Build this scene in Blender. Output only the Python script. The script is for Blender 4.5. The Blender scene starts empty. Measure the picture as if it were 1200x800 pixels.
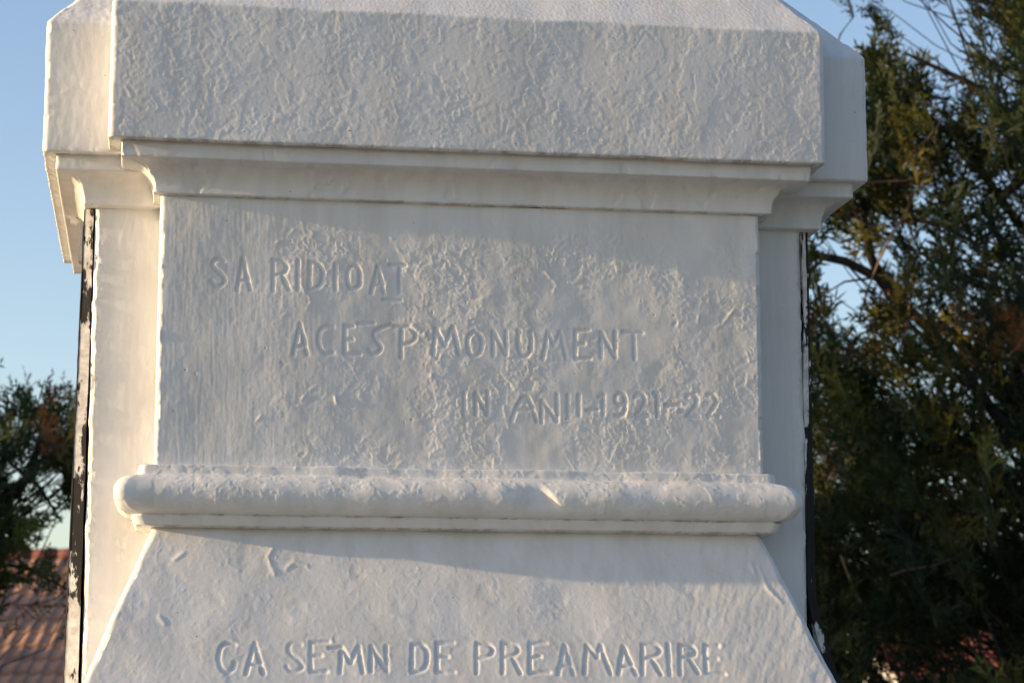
import bpy, math, random
import numpy as np

# ------------------------------------------------------------------ camera, sky, sun, exposure
SC = bpy.context.scene
COL = SC.collection
F_PX, C_X, C_Y = 2700.0, 600.0, 400.0          # focal length and centre in photograph pixels
PITCH = math.radians(9.462)
YAW = math.radians(8.805)
EYE = np.array([0.0, -3.0, 1.62])

cam_data = bpy.data.cameras.new('camera')
cam = bpy.data.objects.new('camera', cam_data)
COL.objects.link(cam)
cam_data.sensor_width = 36.0
cam_data.lens = F_PX / 1200.0 * 36.0
cam_data.clip_start = 0.05
cam_data.clip_end = 9000.0
cam_data.dof.use_dof = True
cam_data.dof.focus_distance = 3.02
cam_data.dof.aperture_fstop = 13.0
cam.location = EYE
cam.rotation_euler = (math.pi / 2 + PITCH, 0.0, -YAW)
SC.camera = cam

SUN_DIR = np.array([-1.0, -0.034, 0.158])        # towards the sun: low on the left, grazing the front
SUN_DIR = SUN_DIR / np.linalg.norm(SUN_DIR)
SUN_EL = math.asin(SUN_DIR[2])
SUN_AZ = math.atan2(SUN_DIR[0], SUN_DIR[1])      # from +Y towards +X

world = bpy.data.worlds.new('World')
SC.world = world
world.use_nodes = True
wn = world.node_tree
for n in list(wn.nodes):
    wn.nodes.remove(n)
w_out = wn.nodes.new('ShaderNodeOutputWorld')
w_bg = wn.nodes.new('ShaderNodeBackground')
w_sky = wn.nodes.new('ShaderNodeTexSky')
w_sky.sky_type = 'NISHITA'
w_sky.sun_disc = False
w_sky.sun_elevation = SUN_EL
w_sky.sun_rotation = SUN_AZ
w_sky.altitude = 200.0
w_sky.air_density = 1.0
w_sky.dust_density = 1.2
w_sky.ozone_density = 1.0
w_bg.inputs['Strength'].default_value = 0.15
w_tint = wn.nodes.new('ShaderNodeMix')          # even white balance of the whole sky
w_tint.data_type = 'RGBA'
w_tint.blend_type = 'MULTIPLY'
w_tint.inputs[0].default_value = 1.0
w_tint.inputs[7].default_value = (1.05, 1.045, 1.18, 1)
wn.links.new(w_sky.outputs['Color'], w_tint.inputs[6])
wn.links.new(w_tint.outputs[2], w_bg.inputs['Color'])
wn.links.new(w_bg.outputs['Background'], w_out.inputs['Surface'])

sun_data = bpy.data.lights.new('sun', 'SUN')
sun_data.energy = 4.5
sun_data.angle = math.radians(0.6)
sun_data.color = (1.0, 0.72, 0.41)
sun = bpy.data.objects.new('sun', sun_data)
COL.objects.link(sun)
from mathutils import Vector
sun.rotation_euler = Vector(tuple(SUN_DIR)).to_track_quat('Z', 'Y').to_euler()
sun.location = (-20, 0, 12)

SC.view_settings.view_transform = 'Standard'
SC.view_settings.look = 'None'
SC.view_settings.gamma = 1.0
SC.view_settings.use_curve_mapping = False
SC.view_settings.exposure = 0.77

# ------------------------------------------------------------------ helpers
_f = np.array([math.sin(YAW) * math.cos(PITCH), math.cos(YAW) * math.cos(PITCH), math.sin(PITCH)])
_r = np.array([math.cos(YAW), -math.sin(YAW), 0.0])
_u = np.cross(_r, _f)


def ray(px, py):
    return (px - C_X) / F_PX * _r - (py - C_Y) / F_PX * _u + _f


def on_plane(px, py, point, normal):
    d = ray(px, py)
    t = np.dot(np.array(point) - EYE, normal) / np.dot(d, normal)
    return EYE + t * d


def at_depth(px, py, y):
    return on_plane(px, py, (0, y, 0), np.array([0.0, 1.0, 0.0]))


def tag(o, label=None, cat=None, group=None, kind=None):
    if label: o['label'] = label
    if cat: o['category'] = cat
    if group: o['group'] = group
    if kind: o['kind'] = kind
    return o


def empty(name, loc=(0, 0, 0)):
    o = bpy.data.objects.new(name, None)
    o.location = loc
    o.empty_display_size = 0.1
    COL.objects.link(o)
    return o


def mesh_obj(name, verts, faces, mat, parent=None, smooth=True, local=True):
    """verts in world space; with a parent Empty at a location they are moved into its space"""
    me = bpy.data.meshes.new(name)
    v = np.asarray(verts, dtype=float)
    if parent is not None and local:
        off = np.zeros(3)
        q = parent
        while q is not None:
            off += np.array(q.location)
            q = q.parent
        v = v - off
    if isinstance(faces, np.ndarray):
        nf, k = faces.shape
        me.vertices.add(len(v)); me.vertices.foreach_set('co', v.ravel().astype(np.float32))
        me.loops.add(nf * k); me.loops.foreach_set('vertex_index', faces.ravel().astype(np.int32))
        me.polygons.add(nf)
        me.polygons.foreach_set('loop_start', np.arange(0, nf * k, k, dtype=np.int32))
        me.polygons.foreach_set('loop_total', np.full(nf, k, dtype=np.int32))
        me.update(calc_edges=True)
    else:
        me.from_pydata([tuple(p) for p in v], [], faces)
        me.update()
    if smooth:
        me.polygons.foreach_set('use_smooth', np.ones(len(me.polygons), dtype=bool))
    me.validate()
    o = bpy.data.objects.new(name, me)
    me.materials.append(mat)
    COL.objects.link(o)
    if parent is not None:
        o.parent = parent
    return o


def boxes(lst):
    vs, fs = [], []
    for (x0, x1, y0, y1, z0, z1) in lst:
        b = len(vs)
        vs += [(x0, y0, z0), (x1, y0, z0), (x1, y1, z0), (x0, y1, z0), (x0, y0, z1), (x1, y0, z1), (x1, y1, z1), (x0, y1, z1)]
        fs += [tuple(b + i for i in f) for f in ((0, 3, 2, 1), (4, 5, 6, 7), (0, 1, 5, 4), (1, 2, 6, 5), (2, 3, 7, 6), (3, 0, 4, 7))]
    return vs, fs


# ---- 2-D gradient noise on arrays
def perlin(x, y, seed=0):
    rng = np.random.RandomState(seed)
    perm = rng.permutation(256)
    ang = rng.rand(256) * 2 * math.pi
    gx, gy = np.cos(ang), np.sin(ang)
    xi = np.floor(x).astype(int); yi = np.floor(y).astype(int)
    xf = x - xi; yf = y - yi

    def g(ix, iy, dx, dy):
        h = perm[(perm[ix & 255] + iy) & 255]
        return gx[h] * dx + gy[h] * dy
    u = xf * xf * xf * (xf * (xf * 6 - 15) + 10)
    v = yf * yf * yf * (yf * (yf * 6 - 15) + 10)
    a = g(xi, yi, xf, yf); b = g(xi + 1, yi, xf - 1, yf)
    c = g(xi, yi + 1, xf, yf - 1); d = g(xi + 1, yi + 1, xf - 1, yf - 1)
    return ((a + (b - a) * u) + ((c + (d - c) * u) - (a + (b - a) * u)) * v) * 1.5


def fbm(x, y, wl, octv=3, seed=0, gain=0.5):
    t = 0; a = 1.0
    for k in range(octv):
        f = 2.0 ** k / wl
        t = t + a * perlin(x * f + 13.7 * k + 50, y * f + 7.3 * k + 50, seed + k)
        a *= gain
    return t


def sstep(a, b, x):
    t = np.clip((x - a) / (b - a), 0, 1)
    return t * t * (3 - 2 * t)


def flakes(x, y, wl, seed, th=0.05, w=0.06):
    """edges of old paint layers: warped noise cut into plateaus"""
    wx = fbm(x, y, wl * .6, 3, seed + 20) * wl * .45
    wy = fbm(x, y, wl * .6, 3, seed + 30) * wl * .45
    n = fbm(x + wx, y + wy, wl, 4, seed, .55)
    return sstep(th - w, th + w, n)


def ridges(x, y, wl, seed):
    wx = fbm(x, y, wl, 2, seed + 20) * wl * .5
    n = fbm(x + wx, y - wx, wl, 3, seed, .5)
    return np.clip(1 - np.abs(n) * 3.2, 0, 1) ** 2


# ------------------------------------------------------------------ materials
def new_mat(name):
    m = bpy.data.materials.new(name)
    m.use_nodes = True
    return m, m.node_tree, m.node_tree.nodes['Principled BSDF']


def node(nt, typ, **kw):
    n = nt.nodes.new(typ)
    for k, v in kw.items():
        setattr(n, k, v)
    return n


def ramp(nt, fac, stops):
    r = nt.nodes.new('ShaderNodeValToRGB')
    cr = r.color_ramp
    while len(cr.elements) < len(stops):
        cr.elements.new(0.5)
    for e, (p, c) in zip(cr.elements, stops):
        e.position = p
        e.color = (c[0], c[1], c[2], 1)
    nt.links.new(fac, r.inputs['Fac'])
    return r


def noise_tex(nt, scale, detail=4, rough=.55, coord='Object', vec_scale=None):
    tc = node(nt, 'ShaderNodeTexCoord')
    n = node(nt, 'ShaderNodeTexNoise')
    n.inputs['Scale'].default_value = scale
    n.inputs['Detail'].default_value = detail
    n.inputs['Roughness'].default_value = rough
    if vec_scale:
        mp = node(nt, 'ShaderNodeMapping')
        mp.inputs['Scale'].default_value = vec_scale
        nt.links.new(tc.outputs[coord], mp.inputs['Vector'])
        nt.links.new(mp.outputs['Vector'], n.inputs['Vector'])
    else:
        nt.links.new(tc.outputs[coord], n.inputs['Vector'])
    return n


def white_paint(name='white_paint', tone=(.742, .742, .735), speck=True):
    m, nt, p = new_mat(name)
    n1 = noise_tex(nt, 9, 5, .6)
    t = np.array(tone)
    r1 = ramp(nt, n1.outputs['Fac'], [(.3, t * .93), (.55, t), (.75, t * 1.04)])
    ns = noise_tex(nt, 1.0, 5, .6, vec_scale=(38, 38, 3.0))
    rs_ = ramp(nt, ns.outputs['Fac'], [(.36, (.90, .89, .86)), (.56, (1, 1, 1))])
    ms = node(nt, 'ShaderNodeMix', data_type='RGBA', blend_type='MULTIPLY')
    ms.inputs[0].default_value = .8
    nt.links.new(r1.outputs['Color'], ms.inputs[6]); nt.links.new(rs_.outputs['Color'], ms.inputs[7])
    # sparse dark pin-holes and dirt specks in the paint
    n2 = noise_tex(nt, 150, 2, .5)
    n3 = noise_tex(nt, 14, 2, .5)
    add = node(nt, 'ShaderNodeMath', operation='ADD')
    mul = node(nt, 'ShaderNodeMath', operation='MULTIPLY')
    mul.inputs[1].default_value = .30
    nt.links.new(n3.outputs['Fac'], mul.inputs[0])
    nt.links.new(n2.outputs['Fac'], add.inputs[0]); nt.links.new(mul.outputs[0], add.inputs[1])
    r2 = ramp(nt, add.outputs[0], [(.945, (0, 0, 0)), (.975, (1, 1, 1))])
    mix = node(nt, 'ShaderNodeMix', data_type='RGBA')
    nt.links.new(r2.outputs['Color'], mix.inputs[0])
    nt.links.new(ms.outputs[2], mix.inputs[6])
    mix.inputs[7].default_value = (.10, .085, .06, 1)
    ga = node(nt, 'ShaderNodeAttribute', attribute_name='grime')
    mg = node(nt, 'ShaderNodeMix', data_type='RGBA')
    nt.links.new(ga.outputs['Fac'], mg.inputs[0])
    nt.links.new(mix.outputs[2], mg.inputs[6])
    mg.inputs[7].default_value = (.17, .125, .075, 1)
    nt.links.new(mg.outputs[2], p.inputs['Base Color'])
    p.inputs['Roughness'].default_value = .52
    p.inputs['Specular IOR Level'].default_value = .35
    nb = noise_tex(nt, 300, 4, .62)
    bp = node(nt, 'ShaderNodeBump')
    bp.inputs['Strength'].default_value = .22
    bp.inputs['Distance'].default_value = .0006
    nt.links.new(nb.outputs['Fac'], bp.inputs['Height'])
    nt.links.new(bp.outputs['Normal'], p.inputs['Normal'])
    return m


def flaked_metal(name, bias):
    """black iron with remains of white paint"""
    m, nt, p = new_mat(name)
    n = noise_tex(nt, 28, 7, .68, vec_scale=(1, 1, .38))
    r = ramp(nt, n.outputs['Fac'], [(bias - .012, (.012, .011, .012)), (bias + .012, (.80, .78, .75))])
    n2 = noise_tex(nt, 90, 4, .6)
    r2 = ramp(nt, n2.outputs['Fac'], [(.35, (.62, .60, .58)), (.7, (1, 1, 1))])
    mx = node(nt, 'ShaderNodeMix', data_type='RGBA', blend_type='MULTIPLY')
    mx.inputs[0].default_value = 1
    nt.links.new(r.outputs['Color'], mx.inputs[6]); nt.links.new(r2.outputs['Color'], mx.inputs[7])
    nt.links.new(mx.outputs[2], p.inputs['Base Color'])
    p.inputs['Roughness'].default_value = .75
    bp = node(nt, 'ShaderNodeBump')
    bp.inputs['Strength'].default_value = .5
    bp.inputs['Distance'].default_value = .001
    nt.links.new(n.outputs['Fac'], bp.inputs['Height'])
    nt.links.new(bp.outputs['Normal'], p.inputs['Normal'])
    return m


def plain(name, col, rough=.7, nscale=8, var=.25, metallic=0):
    m, nt, p = new_mat(name)
    n = noise_tex(nt, nscale, 5, .6)
    c = np.array(col)
    r = ramp(nt, n.outputs['Fac'], [(.3, c * (1 - var)), (.7, np.minimum(c * (1 + var), 1))])
    nt.links.new(r.outputs['Color'], p.inputs['Base Color'])
    p.inputs['Roughness'].default_value = rough
    p.inputs['Metallic'].default_value = metallic
    return m


def leaf_mat():
    m, nt, p = new_mat('juniper_leaf')
    at = node(nt, 'ShaderNodeAttribute', attribute_name='tint')
    out = nt.nodes['Material Output']
    nt.links.new(at.outputs['Color'], p.inputs['Base Color'])
    p.inputs['Roughness'].default_value = .6
    p.inputs['Specular IOR Level'].default_value = .2
    tr = node(nt, 'ShaderNodeBsdfTranslucent')
    nt.links.new(at.outputs['Color'], tr.inputs['Color'])
    mx = node(nt, 'ShaderNodeMixShader')
    mx.inputs[0].default_value = .22
    nt.links.new(p.outputs[0], mx.inputs[1]); nt.links.new(tr.outputs[0], mx.inputs[2])
    nt.links.new(mx.outputs[0], out.inputs['Surface'])
    return m


M_WHITE = white_paint()
M_PANEL_L = flaked_metal('flaked_panel_paint', .47)
M_PANEL_R = flaked_metal('black_panel_paint', .575)
M_BLACK = plain('gap_shade_black', (.012, .012, .013), .55, 30)  # near-black that paints the shade inside the side panel gaps
M_RIM = plain('dull_brass', (.10, .075, .045), .5, 40)
M_BARK = plain('juniper_bark', (.018, .015, .013), .9, 25, .4)
M_TWIG = plain('dry_twig', (.16, .105, .07), .9, 25, .3)
M_LEAF = leaf_mat()
M_TILE = plain('clay_tile', (.30, .125, .075), .85, 1.6, .35)
M_RIDGE = plain('red_ridge_tile', (.19, .065, .055), .8, 3, .25)
M_WALL = plain('lime_wall', (.62, .58, .52), .9, 1.5, .12)
M_WOOD = plain('brown_wood', (.12, .07, .04), .7, 6, .3)
M_PANE, _nt, _p = new_mat('window_pane')
_p.inputs['Base Color'].default_value = (.03, .035, .04, 1)
_p.inputs['Roughness'].default_value = .08

# ------------------------------------------------------------------ ground and hills
def ground_material():
    m, nt, p = new_mat('dry_grass_ground')
    n = noise_tex(nt, .35, 8, .65)
    r = ramp(nt, n.outputs['Fac'], [(.3, (.12, .12, .095)), (.5, (.17, .165, .14)), (.7, (.24, .23, .21))])
    nt.links.new(r.outputs['Color'], p.inputs['Base Color'])
    p.inputs['Roughness'].default_value = .95
    return m


def build_ground():
    n = 60
    t = np.linspace(-1, 1, n)
    g = np.sign(t) * np.abs(t) ** 3 * 4000
    X, Y = np.meshgrid(g, g)
    R = np.hypot(X, Y)
    Z = fbm(X, Y, 60, 2, 5) * .5 * sstep(12, 60, R) - .02
    V = np.stack([X, Y, Z], -1).reshape(-1, 3)
    idx = np.arange(n * n).reshape(n, n)
    Fq = np.stack([idx[:-1, :-1], idx[:-1, 1:], idx[1:, 1:], idx[1:, :-1]], -1).reshape(-1, 4)
    o = mesh_obj('ground', V, Fq, ground_material())
    tag(o, kind='structure')


def build_hills():
    m = plain('hill_meadow', (.15, .16, .10), .95, .01, .3)
    ang = np.linspace(-70, 80, 151)
    rows = []
    for k, (d, f) in enumerate(((900, 0), (1100, .45), (1350, .85), (1600, 1.0), (2000, .6), (2300, 0))):
        a = np.radians(ang)
        h = (70 + 45 * fbm(ang, ang * 0 + 3.3, 22, 4, 9)) * f - 3
        rows.append(np.stack([np.sin(a) * d, np.cos(a) * d, h], -1))
    V = np.array(rows)
    r, c = V.shape[:2]
    idx = np.arange(r * c).reshape(r, c)
    Fq = np.stack([idx[:-1, :-1], idx[:-1, 1:], idx[1:, 1:], idx[1:, :-1]], -1).reshape(-1, 4)
    o = mesh_obj('hills', V.reshape(-1, 3), Fq, m)
    tag(o, kind='structure')


build_ground()
build_hills()

# ------------------------------------------------------------------ the monument
BX0, BX1, BY = -0.004, 0.808, 0.0            # front bay: left, right, face
CX0, CX1, CY0, CY1 = -0.090, 0.886, 0.072, 0.69   # core
Z_DIE_T, Z_DIE_B = 2.309, 1.952
Z_FAS_B, Z_FAS_T = 2.368, 2.5515
Z_FLARE = 1.8715
FLARE_K = 0.40
ZL = [  # strokes of the inscription: window x, y, scale, then polylines in that window ('c' = curved)
    (240, 290, 7.5, [
        ('c', [(165, 115), (120, 100), (75, 120), (65, 160), (95, 195), (150, 235), (180, 280), (165, 325), (115, 345), (70, 320), (60, 290)]),
        ('l', [(285, 375), (335, 95), (400, 370)]), ('l', [(305, 290), (375, 290)]),
        ('l', [(600, 375), (605, 110)]), ('c', [(605, 115), (670, 115), (720, 150), (730, 190), (700, 235), (615, 240)]), ('l', [(680, 240), (740, 370)]),
        ('l', [(820, 115), (820, 370)]),
        ('l', [(920, 370), (925, 130)]), ('c', [(925, 130), (985, 130), (1035, 190), (1040, 260), (1020, 330), (985, 360), (920, 370)]),
        ('l', [(1150, 150), (1150, 370)])]),
    (370, 290, 7.5, [
        ('c', [(385, 190), (350, 155), (300, 170), (280, 220), (280, 310), (305, 355), (355, 360), (390, 330), (394, 260), (385, 190)]),
        ('l', [(490, 400), (545, 170), (600, 400)]), ('l', [(520, 325), (590, 325)]),
        ('l', [(655, 155), (790, 155)]), ('l', [(740, 160), (740, 392)])]),
    (330, 370, 5.4545, [
        ('l', [(75, 245), (120, 55), (165, 245)]), ('l', [(100, 195), (155, 195)]),
        ('c', [(330, 70), (285, 65), (245, 95), (232, 150), (245, 210), (285, 240), (325, 235)]),
        ('l', [(405, 65), (405, 240)]), ('l', [(405, 65), (460, 65)]), ('l', [(405, 150), (455, 150)]), ('l', [(405, 243), (500, 245)]),
        ('l', [(490, 50), (590, 45)]),
        ('c', [(700, 55), (640, 75), (600, 95), (585, 130), (620, 175), (640, 205), (620, 240), (575, 240), (560, 215)]),
        ('l', [(720, 65), (820, 72)]), ('l', [(768, 75), (765, 265)]), ('c', [(820, 72), (860, 110), (855, 150), (825, 178), (775, 178)]),
        ('l', [(970, 245), (985, 80), (1045, 190), (1095, 70), (1135, 245)])]),
    (500, 370, 4.615, [
        ('c', [(260, 85), (225, 110), (220, 170), (235, 210), (260, 220), (290, 205), (300, 160), (295, 110), (260, 85)]),
        ('l', [(360, 215), (360, 85), (430, 210), (430, 85)]),
        ('c', [(495, 80), (497, 180), (515, 215), (545, 220), (568, 190), (565, 85)]),
        ('l', [(630, 230), (655, 90), (690, 160), (725, 85), (755, 230)]),
        ('l', [(805, 80), (805, 230)]), ('l', [(805, 80), (880, 75)]), ('l', [(805, 150), (850, 150)]), ('l', [(805, 230), (885, 232)]),
        ('l', [(945, 225), (945, 90), (1020, 225), (1020, 85)]),
        ('l', [(1065, 85), (1170, 95)]), ('l', [(1122, 95), (1125, 235)])]),
    (530, 445, 7.0588, [
        ('l', [(100, 110), (100, 300)]), ('l', [(195, 290), (195, 110), (295, 290), (295, 100)]),
        ('c', [(490, 340), (560, 170), (610, 135), (645, 170), (700, 340)]), ('l', [(560, 245), (655, 245)]),
        ('l', [(740, 350), (740, 170), (870, 340), (865, 120)]),
        ('l', [(955, 130), (960, 310)]), ('l', [(1048, 125), (1048, 290)])]),
    (670, 445, 6.3158, [
        ('l', [(115, 225), (190, 220)]), ('l', [(205, 125), (235, 110), (235, 260)]),
        ('c', [(390, 180), (340, 185), (320, 150), (330, 105), (370, 95), (395, 120), (400, 200), (395, 245), (360, 268), (325, 260)]),
        ('c', [(470, 130), (490, 100), (530, 110), (545, 150), (525, 210), (485, 262)]), ('l', [(485, 262), (565, 265)]),
        ('l', [(615, 100), (635, 100), (635, 270)]), ('l', [(695, 188), (805, 188)]),
        ('c', [(850, 130), (875, 105), (920, 110), (935, 150), (905, 210), (855, 268)]), ('l', [(855, 268), (940, 270)]),
        ('c', [(1005, 110), (1045, 105), (1075, 145), (1060, 200), (1010, 265)]), ('l', [(1010, 265), (1085, 272)])]),
]
ZF = [
    (240, 740, 4.0, [
        ('c', [(140, 60), (100, 52), (72, 75), (65, 130), (75, 175), (105, 193), (135, 175), (140, 145)]),
        ('l', [(195, 195), (235, 55), (275, 195)]), ('l', [(210, 150), (260, 155)]),
        ('c', [(450, 60), (415, 50), (390, 70), (400, 105), (445, 135), (462, 165), (440, 185), (400, 185), (385, 165)]),
        ('l', [(498, 50), (498, 185)]), ('l', [(498, 50), (580, 48)]), ('l', [(498, 110), (545, 112)]), ('l', [(498, 187), (570, 187)]),
        ('l', [(635, 190), (642, 75), (685, 145), (720, 70), (742, 190)]), ('l', [(585, 76), (640, 75)]),
        ('l', [(780, 185), (780, 70), (855, 185), (850, 70)]),
        ('l', [(970, 180), (975, 60)]), ('c', [(975, 60), (1020, 58), (1045, 90), (1045, 150), (1020, 185), (970, 185)]),
        ('l', [(1090, 55), (1090, 185)]), ('l', [(1090, 52), (1165, 50)]), ('l', [(1090, 110), (1140, 115)]), ('l', [(1090, 187), (1170, 187)])]),
    (540, 740, 3.75, [
        ('l', [(70, 180), (72, 50)]), ('c', [(72, 50), (125, 55), (145, 80), (130, 110), (75, 115)]),
        ('l', [(185, 180), (185, 50)]), ('c', [(185, 50), (240, 55), (258, 80), (240, 105), (190, 110)]), ('l', [(225, 110), (262, 180)]),
        ('l', [(305, 50), (305, 180)]), ('l', [(305, 50), (375, 47)]), ('l', [(305, 112), (350, 110)]), ('l', [(305, 180), (390, 178)]),
        ('l', [(430, 185), (458, 60), (495, 185)]), ('l', [(445, 150), (480, 150)]),
        ('l', [(545, 180), (555, 60), (600, 110), (615, 60), (660, 185)]),
        ('l', [(695, 180), (715, 65), (770, 185)]), ('l', [(705, 150), (750, 150)]),
        ('l', [(800, 185), (800, 55)]), ('c', [(800, 55), (860, 55), (880, 85), (860, 110), (800, 115)]), ('l', [(840, 115), (880, 185)]),
        ('l', [(910, 55), (920, 185)]),
        ('l', [(965, 185), (965, 60)]), ('c', [(965, 60), (1015, 60), (1035, 85), (1020, 110), (965, 110)]), ('l', [(1000, 110), (1045, 180)]),
        ('l', [(1075, 60), (1080, 180)]), ('l', [(1075, 58), (1130, 62)]), ('l', [(1080, 115), (1125, 118)]), ('l', [(1080, 180), (1160, 185)])]),
]


def chaikin(p, n=2):
    p = [np.array(q, float) for q in p]
    for _ in range(n):
        q = [p[0]]
        for a, b in zip(p[:-1], p[1:]):
            q += [a * .75 + b * .25, a * .25 + b * .75]
        q.append(p[-1])
        p = q
    return p


def stroke_segments(table, point, normal):
    seg = []
    for (ox, oy, sc, polys) in table:
        for kind, pts in polys:
            pts = chaikin(pts) if kind == 'c' else [np.array(q, float) for q in pts]
            W = [on_plane(ox + q[0] / sc, oy + q[1] / sc, point, normal) for q in pts]
            for a, b in zip(W[:-1], W[1:]):
                seg.append((a[0], a[2], b[0], b[2]))
    return seg


def dist_field(X, Z, segs, reach=.012):
    d = np.full(X.shape, 1.0)
    xs, zs = X.ravel(), Z.ravel()
    df = d.ravel()
    for (ax, az, bx, bz) in segs:
        k = np.where((xs > min(ax, bx) - reach) & (xs < max(ax, bx) + reach) & (zs > min(az, bz) - reach) & (zs < max(az, bz) + reach))[0]
        if len(k) == 0:
            continue
        px, pz = xs[k] - ax, zs[k] - az
        ex, ez = bx - ax, bz - az
        t = np.clip((px * ex + pz * ez) / (ex * ex + ez * ez + 1e-12), 0, 1)
        df[k] = np.minimum(df[k], np.hypot(px - t * ex, pz - t * ez))
    return df.reshape(X.shape)


def px_line(pts, point=(0, 0, 0), normal=(0, 1, 0)):
    W = [on_plane(a, b, point, np.array(normal, float)) for a, b in pts]
    return [(a[0], a[2], b[0], b[2]) for a, b in zip(W[:-1], W[1:])]


def resample(poly, step, sig=1.0):
    """profile (p, z) polyline -> dense rows with softly rounded corners, end points kept"""
    P = [np.array(poly[0], float)]
    for a, b in zip(poly[:-1], poly[1:]):
        a = np.array(a, float); b = np.array(b, float)
        n = max(1, int(round(np.linalg.norm(b - a) / step)))
        for k in range(1, n + 1):
            P.append(a + (b - a) * k / n)
    P = np.array(P)
    r = int(3 * sig + 1)
    ker = np.exp(-.5 * (np.arange(-r, r + 1) / sig) ** 2); ker /= ker.sum()
    pad = np.vstack([2 * P[0] - P[r:0:-1], P, 2 * P[-1] - P[-2:-r - 2:-1]])
    S = np.stack([np.convolve(pad[:, i], ker, 'valid') for i in range(2)], -1)
    S[0] = P[0]; S[-1] = P[-1]
    return S


def sweep(name, parent, rect, prof, disp, tfront, rad=.004, nside=26, nback=None, wrap=False, mat=None, grime=None):
    """a moulding profile carried round left side, front and right side of a rectangle"""
    xl, xr, yf, yb = rect
    p = prof[:, 0][:, None]; z = prof[:, 1][:, None]
    na = 6
    ts = np.linspace(0, 1, nside)[None, :]
    yb_ = (yb + (p if wrap else 0 * p))
    LX = (xl - p) + 0 * ts; LY = yb_ + (yf - p + rad - yb_) * ts
    aa = np.radians(np.linspace(180, 270, na + 2)[1:-1])[None, :]
    AX = (xl - p + rad) + rad * np.cos(aa); AY = (yf - p + rad) + rad * np.sin(aa)
    tf = tfront[None, :]
    FX = (xl - p + rad) + ((xr + p - rad) - (xl - p + rad)) * tf; FY = (yf - p) + 0 * tf
    ab = np.radians(np.linspace(270, 360, na + 2)[1:-1])[None, :]
    BX = (xr + p - rad) + rad * np.cos(ab); BY_ = (yf - p + rad) + rad * np.sin(ab)
    RX = (xr + p) + 0 * ts; RY = (yf - p + rad) + (yb_ - (yf - p + rad)) * ts
    X = np.hstack([LX, AX, FX, BX, RX]); Y = np.hstack([LY, AY, FY, BY_, RY])
    Z = np.repeat(z, X.shape[1], 1)
    seg = np.concatenate([np.zeros(nside), np.ones(na), np.full(len(tfront), 2), np.full(na, 3), np.full(nside, 4)])
    # arc length round the plan as the noise coordinate
    S = np.where(seg[None, :] <= 0, xl - p - (Y - (yf - p)), X)
    S = np.where(seg[None, :] >= 4, xr + p + (Y - (yf - p)), S)
    dv = np.hypot(np.diff(prof[:, 0]), np.diff(prof[:, 1]))
    V = np.concatenate([[0], np.cumsum(dv)])[:, None] + 0 * X
    P3 = np.stack([X, Y, Z], -1)
    du = np.gradient(P3, axis=1); dw = np.gradient(P3, axis=0)
    N = np.cross(dw, du)
    N /= (np.linalg.norm(N, axis=2, keepdims=True) + 1e-12)
    # profiles run from top to bottom, u from left to right: make sure normals point outwards
    mid = P3[len(prof) // 2, nside + na + len(tfront) // 2]
    if N[len(prof) // 2, nside + na + len(tfront) // 2][1] > 0:
        N = -N
    h = disp(X, Y, Z, S, V, seg[None, :] + 0 * X)
    vend = V[-1, 0]
    win = np.clip(np.minimum(V, vend - V) / .004, 0, 1)
    win[0] = 0; win[-1] = 0
    P3 = P3 + N * (h * win)[..., None]
    r, c = X.shape
    idx = np.arange(r * c).reshape(r, c)
    if wrap:
        idx = np.hstack([idx, idx[:, :1]])
    Fq = np.stack([idx[:-1, :-1], idx[1:, :-1], idx[1:, 1:], idx[:-1, 1:]], -1).reshape(-1, 4)
    o = mesh_obj(name, P3.reshape(-1, 3), Fq, mat or M_WHITE, parent)
    g = grime(X, Y, Z, S, V) if grime else np.zeros(X.shape)
    at = o.data.attributes.new('grime', 'FLOAT', 'POINT')
    at.data.foreach_set('value', np.clip(g, 0, 1).ravel().astype(np.float32))
    return o


def joint_dirt(S, Z, z0, seed, width=.0022, amt=.75, th=.15):
    """broken line of dirt caught in a joint"""
    n = fbm(S, (S * 0 + seed) + Z * 4, .03, 6, seed, .8)
    w = width * (.5 + .9 * np.clip(fbm(S, S * 0 + 9, .02, 3, seed + 5) + .4, 0, 1.5))
    return .62 * amt * sstep(th - .25, th + .45, n) * np.exp(-((Z - z0) / w) ** 2)


def strip_ts(total, dense_l, dense_r, fine, coarse):
    a = np.arange(0, dense_l, fine)
    b = np.arange(dense_l, total - dense_r, coarse)
    c = np.arange(total - dense_r, total + fine * .5, fine)
    t = np.concatenate([a, b, c]) / total
    return np.clip(t / t[-1], 0, 1)


def edge_noise(S, Z, seg, seed, amp):
    """lumps of thick paint and small chips along the vertical corners"""
    e = ((seg == 1) | (seg == 3)).astype(float)
    n = fbm(Z, Z * 0 + seed, .045, 5, seed, .62)
    chip = sstep(.25, .5, fbm(Z, Z * 0 + seed + 7, .05, 3, seed + 3, .7))
    return e * amp * (.7 * n - 1.3 * chip)


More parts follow.
